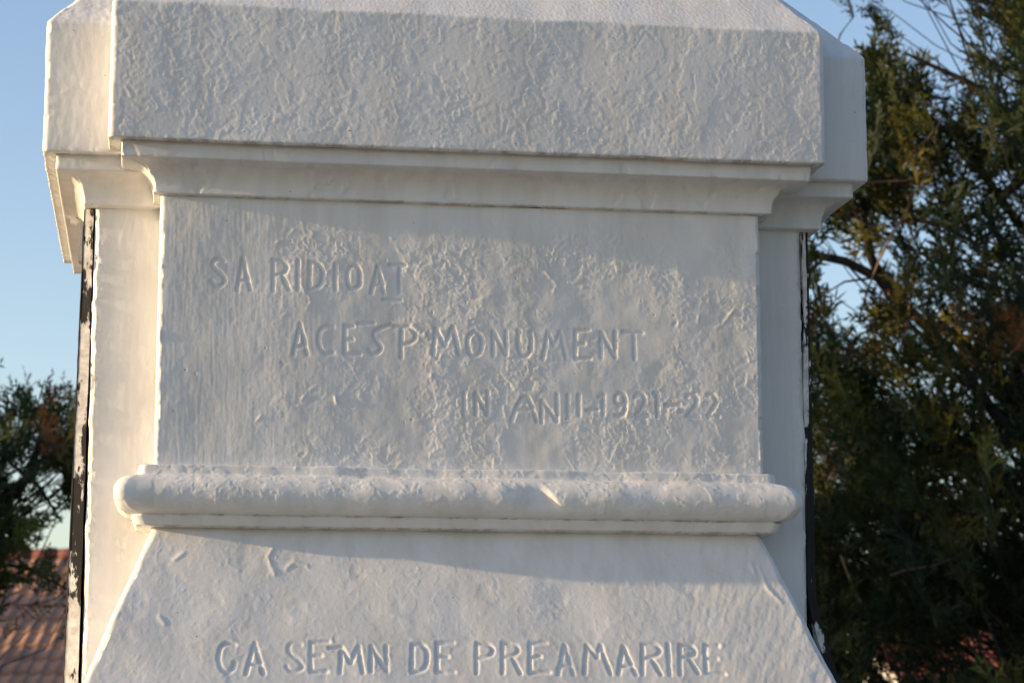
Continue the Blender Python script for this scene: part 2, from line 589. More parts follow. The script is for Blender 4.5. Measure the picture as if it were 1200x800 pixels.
def build_monument():
    mon = empty('stone_monument', (0.40, 0.38, 0.0))
    tag(mon, 'white painted stone monument with carved lettering, moulded cornice and flared base', 'monument')
    STEP = .0014
    wbay = BX1 - BX0 + .138
    TF = np.linspace(0, 1, int(wbay / STEP))
    rect = (BX0, BX1, BY, CY0 + .03)
    rect_cap = (BX0, BX1 + .0075, BY, CY0 + .03)
    rect_tor = (BX0, BX1 - .008, BY, CY0 + .03)

    # ---- cap block: sloping weathering, tall fascia, narrow soffit
    def d_cap(X, Y, Z, S, V, seg):
        top = sstep(Z_FAS_T - .004, Z_FAS_T + .004, Z)
        vary = np.clip(.85 + .75 * fbm(S, V, .11, 3, 9), .25, 1.5)
        f = vary * .00013 * fbm(S, V * 1.3, .011, 3, 11, .6) + .0009 * fbm(S, V, .16, 2, 12)
        f = f + vary * .00018 * sstep(.34, .60, perlin(S / .0055, V / .0065, 13)) * sstep(-.1, .3, fbm(S, V, .05, 2, 10))
        crk = ridges(S * 1.1, V * 1.25, .013, 14) * sstep(-.25, .35, fbm(S, V, .06, 2, 15))
        f = f + vary * .00019 * crk + .00006 * fbm(S, V * 1.1, .0055, 2, 16) + .00020 * flakes(S, V * .8, .05, 18, .0, .06)
        g = .00017 * fbm(S, V, .0045, 3, 17, .65) + .0008 * fbm(S, V, .09, 2, 19)
        h = f * (1 - top) + g * top
        # knocked and lumpy arrises
        e1 = np.exp(-((Z - Z_FAS_T) / .004) ** 2) * (.0007 * fbm(S, S * 0, .07, 5, 21, .55))
        e2 = np.exp(-((Z - Z_FAS_B) / .004) ** 2) * (.0008 * fbm(S, S * 0 + 4, .06, 5, 22, .6))
        return h + e1 + e2 + edge_noise(S, Z, seg, 23, .0008)
    prof = resample([(.004, Z_FAS_T + .085), (.069, Z_FAS_T), (.069, Z_FAS_B), (.052, Z_FAS_B + .0015)], .0015, 1.3)
    sweep('cap_block', mon, rect_cap, prof, d_cap, TF, .007, 20, grime=lambda X, Y, Z, S, V: joint_dirt(S, Z, Z_FAS_B + .0005, 25, .0016, .8))
    prof = resample([(-.26, Z_FAS_T + .085 + .345), (.004, Z_FAS_T + .085)], .012, .6)
    sweep('cap_slope', mon, (BX0, BX1 + .0075, BY, .3), prof, lambda X, Y, Z, S, V, seg: .0006 * fbm(S, V, .05, 2, 24), np.linspace(0, 1, 90), .007, 10)

    # ---- cornice: fillet, cavetto, bead
    def cav(p0, z0, p1, z1, n=14):     # quarter hollow, level at the top, upright at the bottom
        return [(p1 + (p0 - p1) * (1 - math.sin(a)), z0 + (z1 - z0) * (1 - math.cos(a))) for a in np.linspace(0, math.pi / 2, n)]
    zt = Z_DIE_T
    cornice_poly = [(.052, Z_FAS_B + .0015), (.052, zt + .039), (.036, zt + .0375)] + cav(.036, zt + .0375, .010, zt + .007)[1:] + [(.010, zt + .001), (.0, zt), (-.012, zt)]

    def d_cor(X, Y, Z, S, V, seg):
        h = .0008 * fbm(S, V, .11, 3, 31) + .00012 * fbm(S, V * 2, .014, 3, 32) - .0007 * sstep(.35, .6, fbm(S, V, .03, 2, 34))
        return h + edge_noise(S, Z, seg, 33, .0012)
    prof = resample(cornice_poly, .0013, 1.1)
    sweep('cornice', mon, rect_cap, prof, d_cor, TF, .003, 20, grime=lambda X, Y, Z, S, V: joint_dirt(S, Z, zt + .0005, 35, .0016, .55, .1) + .3 * joint_dirt(S, Z, zt + .0375, 36, .004, .5, .2))

    # ---- die with the carved inscription
    segs = stroke_segments(ZL, (0, 0, 0), np.array([0., 1., 0.]))
    cracks = []
    for pts in ([(459, 279), (466, 290), (474, 303), (477, 318)], [(322, 295), (322, 285), (338, 278), (345, 268)], [(353, 258), (358, 272)],
                [(343, 477), (352, 470), (360, 460), (371, 451)], [(295, 498), (305, 488), (311, 483)],
                [(866, 352), (858, 366), (848, 378), (838, 386)], [(818, 330), (822, 352), (818, 378)], [(875, 410), (880, 430), (874, 452)],
                [(355, 540), (362, 530), (361, 522)], [(505, 440), (512, 425), (520, 412)], [(393, 465), (397, 490), (388, 505)],
                [(590, 475), (596, 500)], [(352, 330), (358, 345), (366, 352), (358, 365)], [(668, 325), (676, 340), (690, 332), (700, 322)],
                [(640, 320), (652, 334), (648, 346)], [(610, 365), (620, 380)], [(498, 392), (505, 400)], [(448, 318), (454, 330), (452, 342)]):
        cracks += px_line(pts)
    gouges = []
    for pts in ([(449, 351), (470, 352)], [(330, 425), (332, 426)], [(352, 533), (356, 531)], [(790, 380), (792, 378)]):
        gouges += px_line(pts)

    def d_die(X, Y, Z, S, V, seg):
        zb = (Z - Z_DIE_B) / (Z_DIE_T - Z_DIE_B)
        h = .0009 * fbm(S, V, .13, 2, 41) + .00040 * fbm(S, V, .038, 2, 40) * sstep(.06, .3, S)
        # worn, many times overpainted zone: middle and right, less at the top and far left
        rough = np.clip(.16 + 1.0 * sstep(.08, .30, S) * sstep(1.0, .82, zb) * (.40 + 1.0 * fbm(S, V, .11, 3, 42)), .08, 1.0)
        h = h + rough * (.00038 * flakes(S * 1.1, V * 1.1, .060, 43, .08, .08) + .00024 * flakes(S, V * 1.2, .024, 44, .15, .10) + .00016 * sstep(.3, .6, perlin(S / .006, V / .007, 46)))
        h = h + rough * .0003 * ridges(S * 1.1, V * 1.1, .022, 47) * sstep(.0, .5, fbm(S, V, .08, 2, 48))
        h = h + (.4 + .6 * rough) * .00010 * fbm(S, V * 1.2, .008, 3, 49, .65)
        strokes = sstep(.34, .12, S)
        d0 = dist_field(X, Z, segs)
        h = h + strokes * .00007 * fbm(S, V * .08, .0035, 3, 50, .6) + strokes * .00015 * fbm(S, V * .7, .02, 2, 51)
        wob = .0007 * fbm(S, V, .012, 2, 52)
        d = d0 + wob
        wear = np.clip(.88 + .55 * fbm(S, V, .05, 2, 53), .35, 1.2)
        h = h - .00125 * wear * np.exp(-(np.maximum(d, 0) / .0024) ** 3.0) + .00012 * np.exp(-((d - .005) / .002) ** 2) * rough
        c = dist_field(X, Z, cracks, .02) + wob
        h = h + .0006 * np.exp(-(np.maximum(c, 0) / .0022) ** 2) * np.clip(.6 + 1.1 * fbm(S, V, .014, 2, 82), 0, 1.6) * np.clip(.6 + 1.1 * fbm(S, V, .014, 2, 54), 0, 1.6)
        g = dist_field(X, Z, gouges, .02) + wob
        h = h - .0011 * np.exp(-(np.maximum(g, 0) / .0018) ** 2)
        # pin holes
        h = h - .0016 * (perlin(S / .0045 + 3, V / .0045, 57) > .86) * (fbm(S, V, .06, 1, 58) > .18)
        front = (seg == 2)
        return np.where(front, h, .0004 * fbm(S, V, .04, 2, 59)) + edge_noise(S, Z, seg, 55, .0017)
    prof = resample([(.0, Z_DIE_T), (.0, Z_DIE_B)], .00135, .6)
    sweep('inscription_panel', mon, rect, prof, d_die, np.linspace(0, 1, 640), .006, 20)

    # ---- torus moulding under the die
    zc, rt = 1.9125, .0255
    tor = [(.0, Z_DIE_B), (.019, Z_DIE_B - .0005), (.021, zc + rt + .001)]
    for a in np.linspace(math.radians(88), math.radians(-88), 26):
        tor.append((.0235 + rt * math.cos(a), zc + rt * math.sin(a)))
    tor += [(.027, zc - rt - .0005), (.021, Z_FLARE + .0015), (.0, Z_FLARE)]
    chip_c = on_plane(636, 580, (0, -.049, 0), np.array([0., 1., 0.]))

    def d_tor(X, Y, Z, S, V, seg):
        ledge = sstep(zc + rt - .004, zc + rt + .002, Z)
        under = sstep(zc - rt + .01, zc - rt - .004, Z)
        h = .0012 * fbm(S, V, .09, 3, 61) * (1 - under) + .0006 * fbm(S, V, .10, 2, 62)
        h = h + ledge * (.0008 * fbm(S, V * .5, .08, 3, 63)) + (1 - under) * .00008 * fbm(S, V, .009, 2, 64)
        h = h + .0003 * (1 - under) * flakes(S, V * 1.5, .04, 65, .1, .08)
        # chipped place right of the middle: long shallow ramp, sharp lit wall at its right
        dx = X - chip_c[0]; dz = Z - chip_c[2]
        edge = .004 - dz * .75
        ramp_ = sstep(-.060, -.004, dx + .003 * fbm(S, V, .012, 2, 67)) * sstep(edge + .0125, edge, dx) * np.exp(-((dz + .003) / .015) ** 4)
        h = h - .0044 * ramp_
        return h + edge_noise(S, Z, seg, 66, .0008)
    prof = resample(tor, .0013, 1.1)
    sweep('torus_moulding', mon, rect_tor, prof, d_tor, TF, .012, 20, grime=lambda X, Y, Z, S, V: joint_dirt(S, Z, zc - rt - .0005, 68, .0016, .8, .2) + joint_dirt(S, Z, Z_FLARE + .001, 69, .0014, .7, .1))

    # ---- flared base with the lower line of lettering
    nrm = np.array([0.0, 1.0, -FLARE_K]); nrm /= np.linalg.norm(nrm)
    segs2 = stroke_segments(ZF, (0, 0, Z_FLARE), nrm)
    cr2 = []
    for pts in ([(320, 642), (314, 652), (318, 664), (322, 672)], [(336, 665), (345, 658), (360, 662)], [(187, 722), (193, 730)], [(205, 655), (215, 648)],
                [(930, 690), (945, 715)], [(890, 665), (900, 690), (915, 705)], [(880, 660), (884, 670)]):
        cr2 += px_line(pts, (0, 0, Z_FLARE), nrm)

    def d_fl(X, Y, Z, S, V, seg):
        h = .0012 * fbm(S, V, .12, 2, 71) + .00014 * flakes(S, V, .06, 72, .15, .16) - .0004 * sstep(.25, .85, fbm(S, V, .045, 2, 70)) + .00010 * sstep(.35, .6, perlin(S / .006, V / .007, 81))
        h = h + .00010 * ridges(S, V, .03, 73) * sstep(0, .5, fbm(S, V, .1, 2, 74))
        rgt = sstep(.60, .74, S)
        h = h + rgt * .00018 * fbm(S + .35 * V, V * .25, .010, 3, 75, .6) + .00006 * fbm(S, V, .009, 3, 76, .6)
        wob = .0007 * fbm(S, V, .012, 2, 77)
        d = dist_field(X, Z, segs2) + wob
        wear = np.clip(.85 + .5 * fbm(S, V, .05, 2, 78), .35, 1.2)
        h = h - .00120 * wear * np.exp(-(np.maximum(d, 0) / .0025) ** 3.0) + .00012 * np.exp(-((d - .005) / .002) ** 2)
        c = dist_field(X, Z, cr2, .02) + wob
        h = h + .0007 * np.exp(-(np.maximum(c, 0) / .0028) ** 2)
        return h + edge_noise(S, Z, seg, 79, .0010)
    zb = 1.655
    prof = resample([(.0, Z_FLARE), ((Z_FLARE - zb) * FLARE_K, zb)], .0014, .6)
    fl = sweep('flared_base', mon, (BX0, BX1 - .006, BY, CY0 + .03), prof, d_fl, np.linspace(0, 1, 660), .008, 20)
    prof = resample([((Z_FLARE - zb) * FLARE_K, zb), ((Z_FLARE - 1.43) * FLARE_K, 1.43)], .012, .6)
    sweep('lower_flare', mon, (BX0, BX1 - .006, BY, CY0 + .03), prof, lambda X, Y, Z, S, V, seg: .001 * fbm(S, V, .08, 2, 80), np.linspace(0, 1, 120), .008, 12)

    # ---- the core behind the front bay
    rc = (CX0, CX1, CY0, CY1)
    rcc = (CX0, CX1 + .011, CY0, CY1)
    tot = CX1 - CX0 + .149
    TC = strip_ts(tot, .20, .20, .0016, .02)
    dz = -.004

    def d_ccap(X, Y, Z, S, V, seg):
        h = .0008 * fbm(S, V, .10, 2, 81) + .0003 * fbm(S * 1.5, V * .6, .016, 3, 82) + .0004 * ridges(S, V, .05, 83) * sstep(.1, .5, fbm(S, V, .09, 2, 84))
        top = sstep(Z_FAS_T - .016, Z_FAS_T - .004, Z)
        h = h + top * .0003 * fbm(S, V, .008, 3, 85)
        e2 = np.exp(-((Z - Z_FAS_B - dz) / .004) ** 2) * (.0012 * fbm(S, S * 0 + 4, .02, 4, 86, .6))
        return h + e2 + edge_noise(S, Z, seg, 87, .0011)
    zct = Z_FAS_T - .010
    prof = resample([(.004, zct + .078), (.069, zct), (.069, Z_FAS_B + dz), (.052, Z_FAS_B + dz + .0015)], .0016, 1.6)
    sweep('core_cap', mon, rcc, prof, d_ccap, TC, .006, 150, wrap=True)
    prof = resample([(-.26, zct + .078 + .317), (.004, zct + .078)], .014, .6)
    sweep('core_cap_slope', mon, rcc, prof, lambda X, Y, Z, S, V, seg: .0005 * fbm(S, V, .05, 2, 88), np.linspace(0, 1, 60), .006, 30, wrap=True)
    core_poly = [(.052, Z_FAS_B + .0015), (.052, zt + .039), (.038, zt + .0375)] + cav(.038, zt + .0375, .0155, zt + .005)[1:] + [(.0155, zt + .001), (.0, zt), (-.016, zt)]
    prof = resample([(p, z + dz) for p, z in core_poly], .0014, 1.1)
    sweep('core_cornice', mon, rcc, prof, lambda X, Y, Z, S, V, seg: .0006 * fbm(S, V, .06, 3, 91) + .0002 * fbm(S, V, .01, 2, 92) + edge_noise(S, Z, seg, 93, .0014), TC, .003, 120, wrap=True)

    def d_core(X, Y, Z, S, V, seg):
        h = .0010 * fbm(S, V, .12, 3, 95) + .0004 * ridges(S * 1.6, V * .6, .05, 96) * sstep(.1, .45, fbm(S, V, .08, 2, 97))
        h = h + .00018 * fbm(S, V * .35, .010, 3, 98)
        # thick ragged paint along the two outer edges
        el = np.exp(-((X - CX0) / .010) ** 2) + np.exp(-((X - CX1) / .010) ** 2)
        h = h + el * (seg == 2) * (.0022 * flakes(S, V, .022, 99, .0, .1) + .0010 * fbm(S, V, .012, 3, 100))
        return h + edge_noise(S, Z, seg, 101, .0030) - .0008 * ((seg == 1) | (seg == 3)) 
    prof = resample([(0, Z_DIE_T + dz), (0, 1.43)], .0022, .6)
    sweep('core_block', mon, rc, prof, d_core, strip_ts(CX1 - CX0, .13, .12, .0016, .03), .005, 30, wrap=True)

    # ---- plinth below, obelisk above (both out of the picture)
    v, f = boxes([(-.30, 1.10, -.22, .98, 1.20, 1.432), (-.42, 1.22, -.34, 1.10, .0, 1.202)])
    mesh_obj('plinth', v, f, M_WHITE, mon, smooth=False)
    vs = [(.20, .19, 2.86), (.60, .19, 2.86), (.60, .57, 2.86), (.20, .57, 2.86), (.27, .25, 4.3), (.53, .25, 4.3), (.53, .51, 4.3), (.27, .51, 4.3), (.40, .38, 4.55)]
    fs = [(0, 1, 5, 4), (1, 2, 6, 5), (2, 3, 7, 6), (3, 0, 4, 7), (4, 5, 8), (5, 6, 8), (6, 7, 8), (7, 4, 8)]
    mesh_obj('obelisk_shaft', vs, fs, M_WHITE, mon, smooth=False)
    return mon


build_monument()


def extrude_profile(pts, y0, y1, jit=0.0, seed=0, ny=2):
    """closed outline in X-Z carried along Y"""
    rnd = np.random.RandomState(seed)
    n = len(pts)
    vs = []
    for k in range(ny):
        y = y0 + (y1 - y0) * k / (ny - 1)
        for (x, z) in pts:
            vs.append((x + jit * (rnd.rand() - .5), y, z))
    fs = []
    for k in range(ny - 1):
        for i in range(n):
            j = (i + 1) % n
            fs.append((k * n + i, k * n + j, (k + 1) * n + j, (k + 1) * n + i))
    return vs, fs


def slab_panel(xin, xout, zs, y0, y1, seed, jit, bevel=0.0):
    """an upright sheet: inner and outer edge as functions of height, real thickness and depth"""
    rnd = np.random.RandomState(seed)
    vs, fs = [], []
    for z in zs:
        a, b = xin(z) + jit * (rnd.rand() - .5), xout(z) + jit * (rnd.rand() - .5)
        vs += [(a, y0, z), (b, y0 + bevel, z), (b, y1, z), (a, y1, z)]
    n = len(zs)
    for k in range(n - 1):
        o, q = 4 * k, 4 * k + 4
        for i in range(4):
            j = (i + 1) % 4
            fs.append((o + i, o + j, q + j, q + i))
    fs.append((0, 3, 2, 1)); fs.append((4 * n - 4, 4 * n - 3, 4 * n - 2, 4 * n - 1))
    return vs, fs


def build_side_panels():
    z_top = Z_DIE_T - .0042
    # left: frame edge with peeling white paint, thin brass-coloured face sheet outside it
    left = empty('side_panel', (CX0 - .012, .35, 1.43))
    tag(left, 'iron side panel with peeling white paint on the sunlit left flank of the monument', 'panel')
    zs = np.linspace(1.44, z_top, 60)
    lo = lambda z: CX0 - .0135 - .0085 * (2.31 - z) / .65
    v, f = slab_panel(lambda z: CX0 - .0022 - .0022 * (2.31 - z) / .65, lo, zs, .0765, .62, 3, .0010, .0035)
    mesh_obj('panel_frame', v, f, M_PANEL_L, left, smooth=False)
    v, f = slab_panel(lambda z: lo(z) - .0006, lambda z: lo(z) - .0018, zs, .0795, .622, 4, .0006)
    mesh_obj('face_sheet', v, f, M_RIM, left, smooth=False)
    v, f = slab_panel(lambda z: CX0 + .004, lambda z: CX0 - .0020, zs, .098, .60, 5, .0)
    mesh_obj('gap_shade_slab', v, f, M_BLACK, left, smooth=False)  # black slab standing in for the shade of the open gap
    a = at_depth(86, 258, .30)
    v, f = boxes([(a[0] - .004, a[0] + .004, .295, .315, a[2] - .006, a[2] + .006), (a[0] - .001, lo(2.25), .300, .310, a[2] - .003, a[2] + .003)])
    mesh_obj('fixing_lug', v, f, M_WHITE, left, smooth=False)
    a = at_depth(95, 258, .12)
    v, f = boxes([(lo(2.25) - .0075, lo(2.25) - .0028, .10, .125, 2.238, 2.292)])
    mesh_obj('hinge_plate', v, f, M_PANEL_L, left, smooth=False)
    # right: black sheet bent outwards at its foot, paint remains
    right = empty('side_panel', (CX1 + .012, .35, 1.43))
    tag(right, 'black iron side panel with white paint traces on the shaded right flank of the monument', 'panel')
    zs = np.linspace(1.60, z_top, 70)
    bow = lambda z: .0026 * math.sin(min(max((2.31 - z) / .22, 0), 1) * math.pi)
    foot = lambda z: .55 * max(1.80 - z, 0) ** 1.35
    v, f = slab_panel(lambda z: CX1 + .0012 + bow(z) + foot(z), lambda z: CX1 + .0082 + .35 * bow(z) + foot(z), zs[42:], .0755, .62, 6, .0008)
    mesh_obj('inner_sheet', v, f, M_PANEL_L, right, smooth=False)
    v, f = slab_panel(lambda z: CX1 + .0012 + bow(z) + foot(z), lambda z: CX1 + .0082 + .35 * bow(z) + foot(z), zs[:43], .0762, .62, 6, .0008)
    mesh_obj('lower_sheet', v, f, M_PANEL_R, right, smooth=False)
    v, f = slab_panel(lambda z: CX1 + .0086 + .35 * bow(z) + foot(z), lambda z: CX1 + .0120 + foot(z) + .002 * (2.31 - z), zs, .0765, .622, 7, .0008)
    mesh_obj('outer_sheet', v, f, M_PANEL_R, right, smooth=False)
    v, f = slab_panel(lambda z: CX1 - .004, lambda z: CX1 + .0010, np.linspace(1.60, z_top, 3), .096, .60, 8, .0)
    mesh_obj('gap_shade_slab', v, f, M_BLACK, right, smooth=False)  # gap between core and sheet darkened by a black slab


build_side_panels()

# ------------------------------------------------------------------ junipers
def tube(pts, r0, r1, sides=6):
    pts = [np.array(p, float) for p in pts]
    n = len(pts)
    vs, fs = [], []
    for i, p in enumerate(pts):
        d = pts[min(i + 1, n - 1)] - pts[max(i - 1, 0)]
        d /= np.linalg.norm(d) + 1e-9
        a = np.cross(d, [0.3, 0.2, 1.0]) if abs(d[2]) < .9 else np.cross(d, [1.0, 0.2, 0.1])
        a /= np.linalg.norm(a); b = np.cross(d, a)
        r = r0 + (r1 - r0) * i / (n - 1)
        for k in range(sides):
            t = 2 * math.pi * k / sides
            vs.append(p + r * (math.cos(t) * a + math.sin(t) * b))
    for i in range(n - 1):
        for k in range(sides):
            j = (k + 1) % sides
            fs.append((i * sides + k, i * sides + j, (i + 1) * sides + j, (i + 1) * sides + k))
    fs.append(tuple(range(sides))[::-1]); fs.append(tuple((n - 1) * sides + k for k in range(sides)))
    return vs, fs


class Wood:
    def __init__(self): self.v = []; self.f = []
    def add(self, pts, r0, r1, sides=6):
        v, f = tube(pts, r0, r1, sides)
        b = len(self.v)
        self.v += v
        self.f += [tuple(b + i for i in q) for q in f]


def spray_templates(n=5):
    """feathery twig tips: a stem, side twigs in two ranks and small scale-leaf blades, unit length along +Z"""
    out = []
    for s in range(n):
        rnd = random.Random(100 + s)
        quads = []

        def blade(a, d, L, w, side):
            a = np.array(a); d = np.array(d, float); d /= np.linalg.norm(d)
            sd = np.cross(d, side); sd /= np.linalg.norm(sd) + 1e-9
            quads.append([a, a + d * L * .45 + sd * w, a + d * L, a + d * L * .45 - sd * w])
        blade((0, 0, 0), (rnd.uniform(-.1, .1), rnd.uniform(-.1, .1), 1), 1.0, .030, (0, 1, 0))
        k = 9
        for i in range(k):
            t = .12 + .8 * i / k
            sgn = 1 if i % 2 else -1
            az = rnd.uniform(-.7, .7) + (0 if rnd.random() < .7 else 1.5)
            L = (.46 - .28 * t) * rnd.uniform(.75, 1.3)
            d = np.array([sgn * math.cos(az) * .75, math.sin(az) * .75, rnd.uniform(.6, 1.0)]); d /= np.linalg.norm(d)
            a = np.array([0, 0, t])
            nrm = (rnd.uniform(-.5, .5), 1, rnd.uniform(-.3, .3))
            blade(a, d, L, .026, nrm)
            for j in range(5):
                tt = .15 + .17 * j
                sg2 = 1 if (j + i) % 2 else -1
                side = np.cross(d, nrm)
                d2 = d * .8 + side * sg2 * .6 + np.array([rnd.uniform(-.3, .3), rnd.uniform(-.5, .5), rnd.uniform(-.1, .3)])
                blade(a + d * L * tt, d2, L * rnd.uniform(.38, .62), .023, (rnd.uniform(-.8, .8), 1, rnd.uniform(-.5, .5)))
        out.append(np.array(quads))      # (q, 4, 3)
    return out


SPRAYS = spray_templates()


class Crown:
    def __init__(self, seed):
        self.rs = np.random.RandomState(seed)
        self.P = []; self.D = []; self.L = []; self.C = []

    def spray(self, p, d, L, c):
        self.P.append(p); self.D.append(d); self.L.append(L); self.C.append(c)

    def clump(self, p, out, size, n, col, L=(.10, .20)):
        rs = self.rs
        for _ in range(n):
            q = rs.normal(size=3); q *= size * rs.rand() ** .5 / (np.linalg.norm(q) + 1e-9)
            q[2] *= 1.15
            d = np.array(out) * .6 + np.array([0, 0, .75]) + rs.normal(size=3) * .55 + q / size * .35
            d /= np.linalg.norm(d)
            c = np.array(col) * rs.uniform(.7, 1.35) * np.array([rs.uniform(.85, 1.2), 1, rs.uniform(.8, 1.2)])
            self.spray(np.array(p) + q - d * .06, d, rs.uniform(*L), c)

    def build(self, name, parent):
        P = np.array(self.P); D = np.array(self.D); L = np.array(self.L); C = np.array(self.C)
        rs = self.rs
        n = len(P)
        a = np.cross(D, rs.normal(size=(n, 3))); a /= np.linalg.norm(a, axis=1, keepdims=True) + 1e-9
        b = np.cross(D, a)
        which = rs.randint(0, len(SPRAYS), n)
        Vs, Cs = [], []
        for t, q in enumerate(SPRAYS):
            k = np.where(which == t)[0]
            if len(k) == 0:
                continue
            flat = q.reshape(-1, 3)
            w = (flat[None, :, 0:1] * a[k][:, None, :] + flat[None, :, 1:2] * b[k][:, None, :] + flat[None, :, 2:3] * D[k][:, None, :]) * L[k][:, None, None] + P[k][:, None, :]
            # tips droop a little
            w[:, :, 2] -= .10 * (flat[None, :, 2] ** 2) * L[k][:, None] * (1 - np.clip(D[k][:, 2:3], 0, 1))
            Vs.append(w.reshape(-1, 3))
            Cs.append(np.repeat(C[k], len(flat), 0))
        V = np.vstack(Vs); Cc = np.vstack(Cs)
        Fq = np.arange(len(V)).reshape(-1, 4)
        o = mesh_obj(name, V, Fq, M_LEAF, parent, smooth=False)
        at = o.data.color_attributes.new('tint', 'FLOAT_COLOR', 'POINT')
        full = np.concatenate([np.clip(Cc, 0, 1), np.ones((len(Cc), 1))], 1)
        at.data.foreach_set('color', full.ravel().astype(np.float32))
        return o


GREENS = [(.020, .034, .012), (.026, .040, .011), (.036, .048, .013), (.016, .028, .015)]
OLIVE = (.095, .095, .020)
RUST = (.15, .078, .030)


def wiggle(a, b, rs, n=5, amp=.12, sag=.0):
    a = np.array(a, float); b = np.array(b, float)
    L = np.linalg.norm(b - a)
    pts = []
    for i in range(n + 1):
        t = i / n
        p = a + (b - a) * t + rs.normal(size=3) * amp * L * .25 * math.sin(math.pi * t)
        p[2] -= sag * L * math.sin(math.pi * t)
        pts.append(p)
    return pts


def juniper(label, base, top, sample, n_clumps, seed, limbs=(), dead=(), clump_n=(6, 10), rust=.09, olive=.16, size=.15, twig=True, L=(.10, .20), trunk_r=.11, bright=1.0):
    """sample(rs) gives a clump centre in the world; each one hangs on its own branch from the trunk"""
    rs = np.random.RandomState(seed)
    root = empty('juniper_tree', tuple(base))
    tag(root, label, 'tree')
    base = np.array(base, float); top = np.array(top, float)
    trunk = wiggle(base, top, rs, 10, .05)
    w = Wood(); w.add(trunk, trunk_r, .012, 8)
    mesh_obj('trunk', w.v, w.f, M_BARK, root)
    tk = np.array(trunk)
    br = Wood(); cr = Crown(seed + 1)
    for i in range(n_clumps):
        p = sample(rs)
        if p is None:
            continue
        hd = np.hypot(*(p - base)[:2])
        za = np.clip(p[2] - .30 - .45 * hd, base[2] + .3, top[2] - .05)
        t = (za - tk[0, 2]) / (tk[-1, 2] - tk[0, 2])
        ai = np.array([np.interp(t, np.linspace(0, 1, len(tk)), tk[:, k]) for k in range(3)])
        out = p - ai; out /= np.linalg.norm(out) + 1e-9
        if twig:
            pts = wiggle(ai, p, rs, 6, .16, .06 * rs.uniform(-.4, 1.4))
            br.add(pts, .003 + .006 * min(hd, 1.5) * rs.uniform(.4, 1), .0018, 4)
        u = rs.rand()
        col = RUST if u < rust else (OLIVE if u < rust + olive else GREENS[rs.randint(len(GREENS))])
        cr.clump(p, out, size * rs.uniform(.75, 1.35), rs.randint(*clump_n), np.array(col) * bright, L)
    for pts, r0, r1 in limbs:
        br.add(pts, r0, r1, 7)
    mesh_obj('branches', br.v, br.f, M_BARK, root)
    for pts, r0, r1 in dead:
        w = Wood(); w.add(pts, r0, r1, 5)
        mesh_obj('dry_branch', w.v, w.f, M_TWIG, root)
    cr.build('crown', root)
    return root


def px_poly(pts, y, jig=0, seed=0):
    rs = np.random.RandomState(seed)
    return [at_depth(a, b, y + jig * (rs.rand() - .5)) for a, b in pts]


def ell(px, py, gaps):
    for (cx, cy, rx, ry) in gaps:
        if ((px - cx) / rx) ** 2 + ((py - cy) / ry) ** 2 < 1:
            return True
    return False


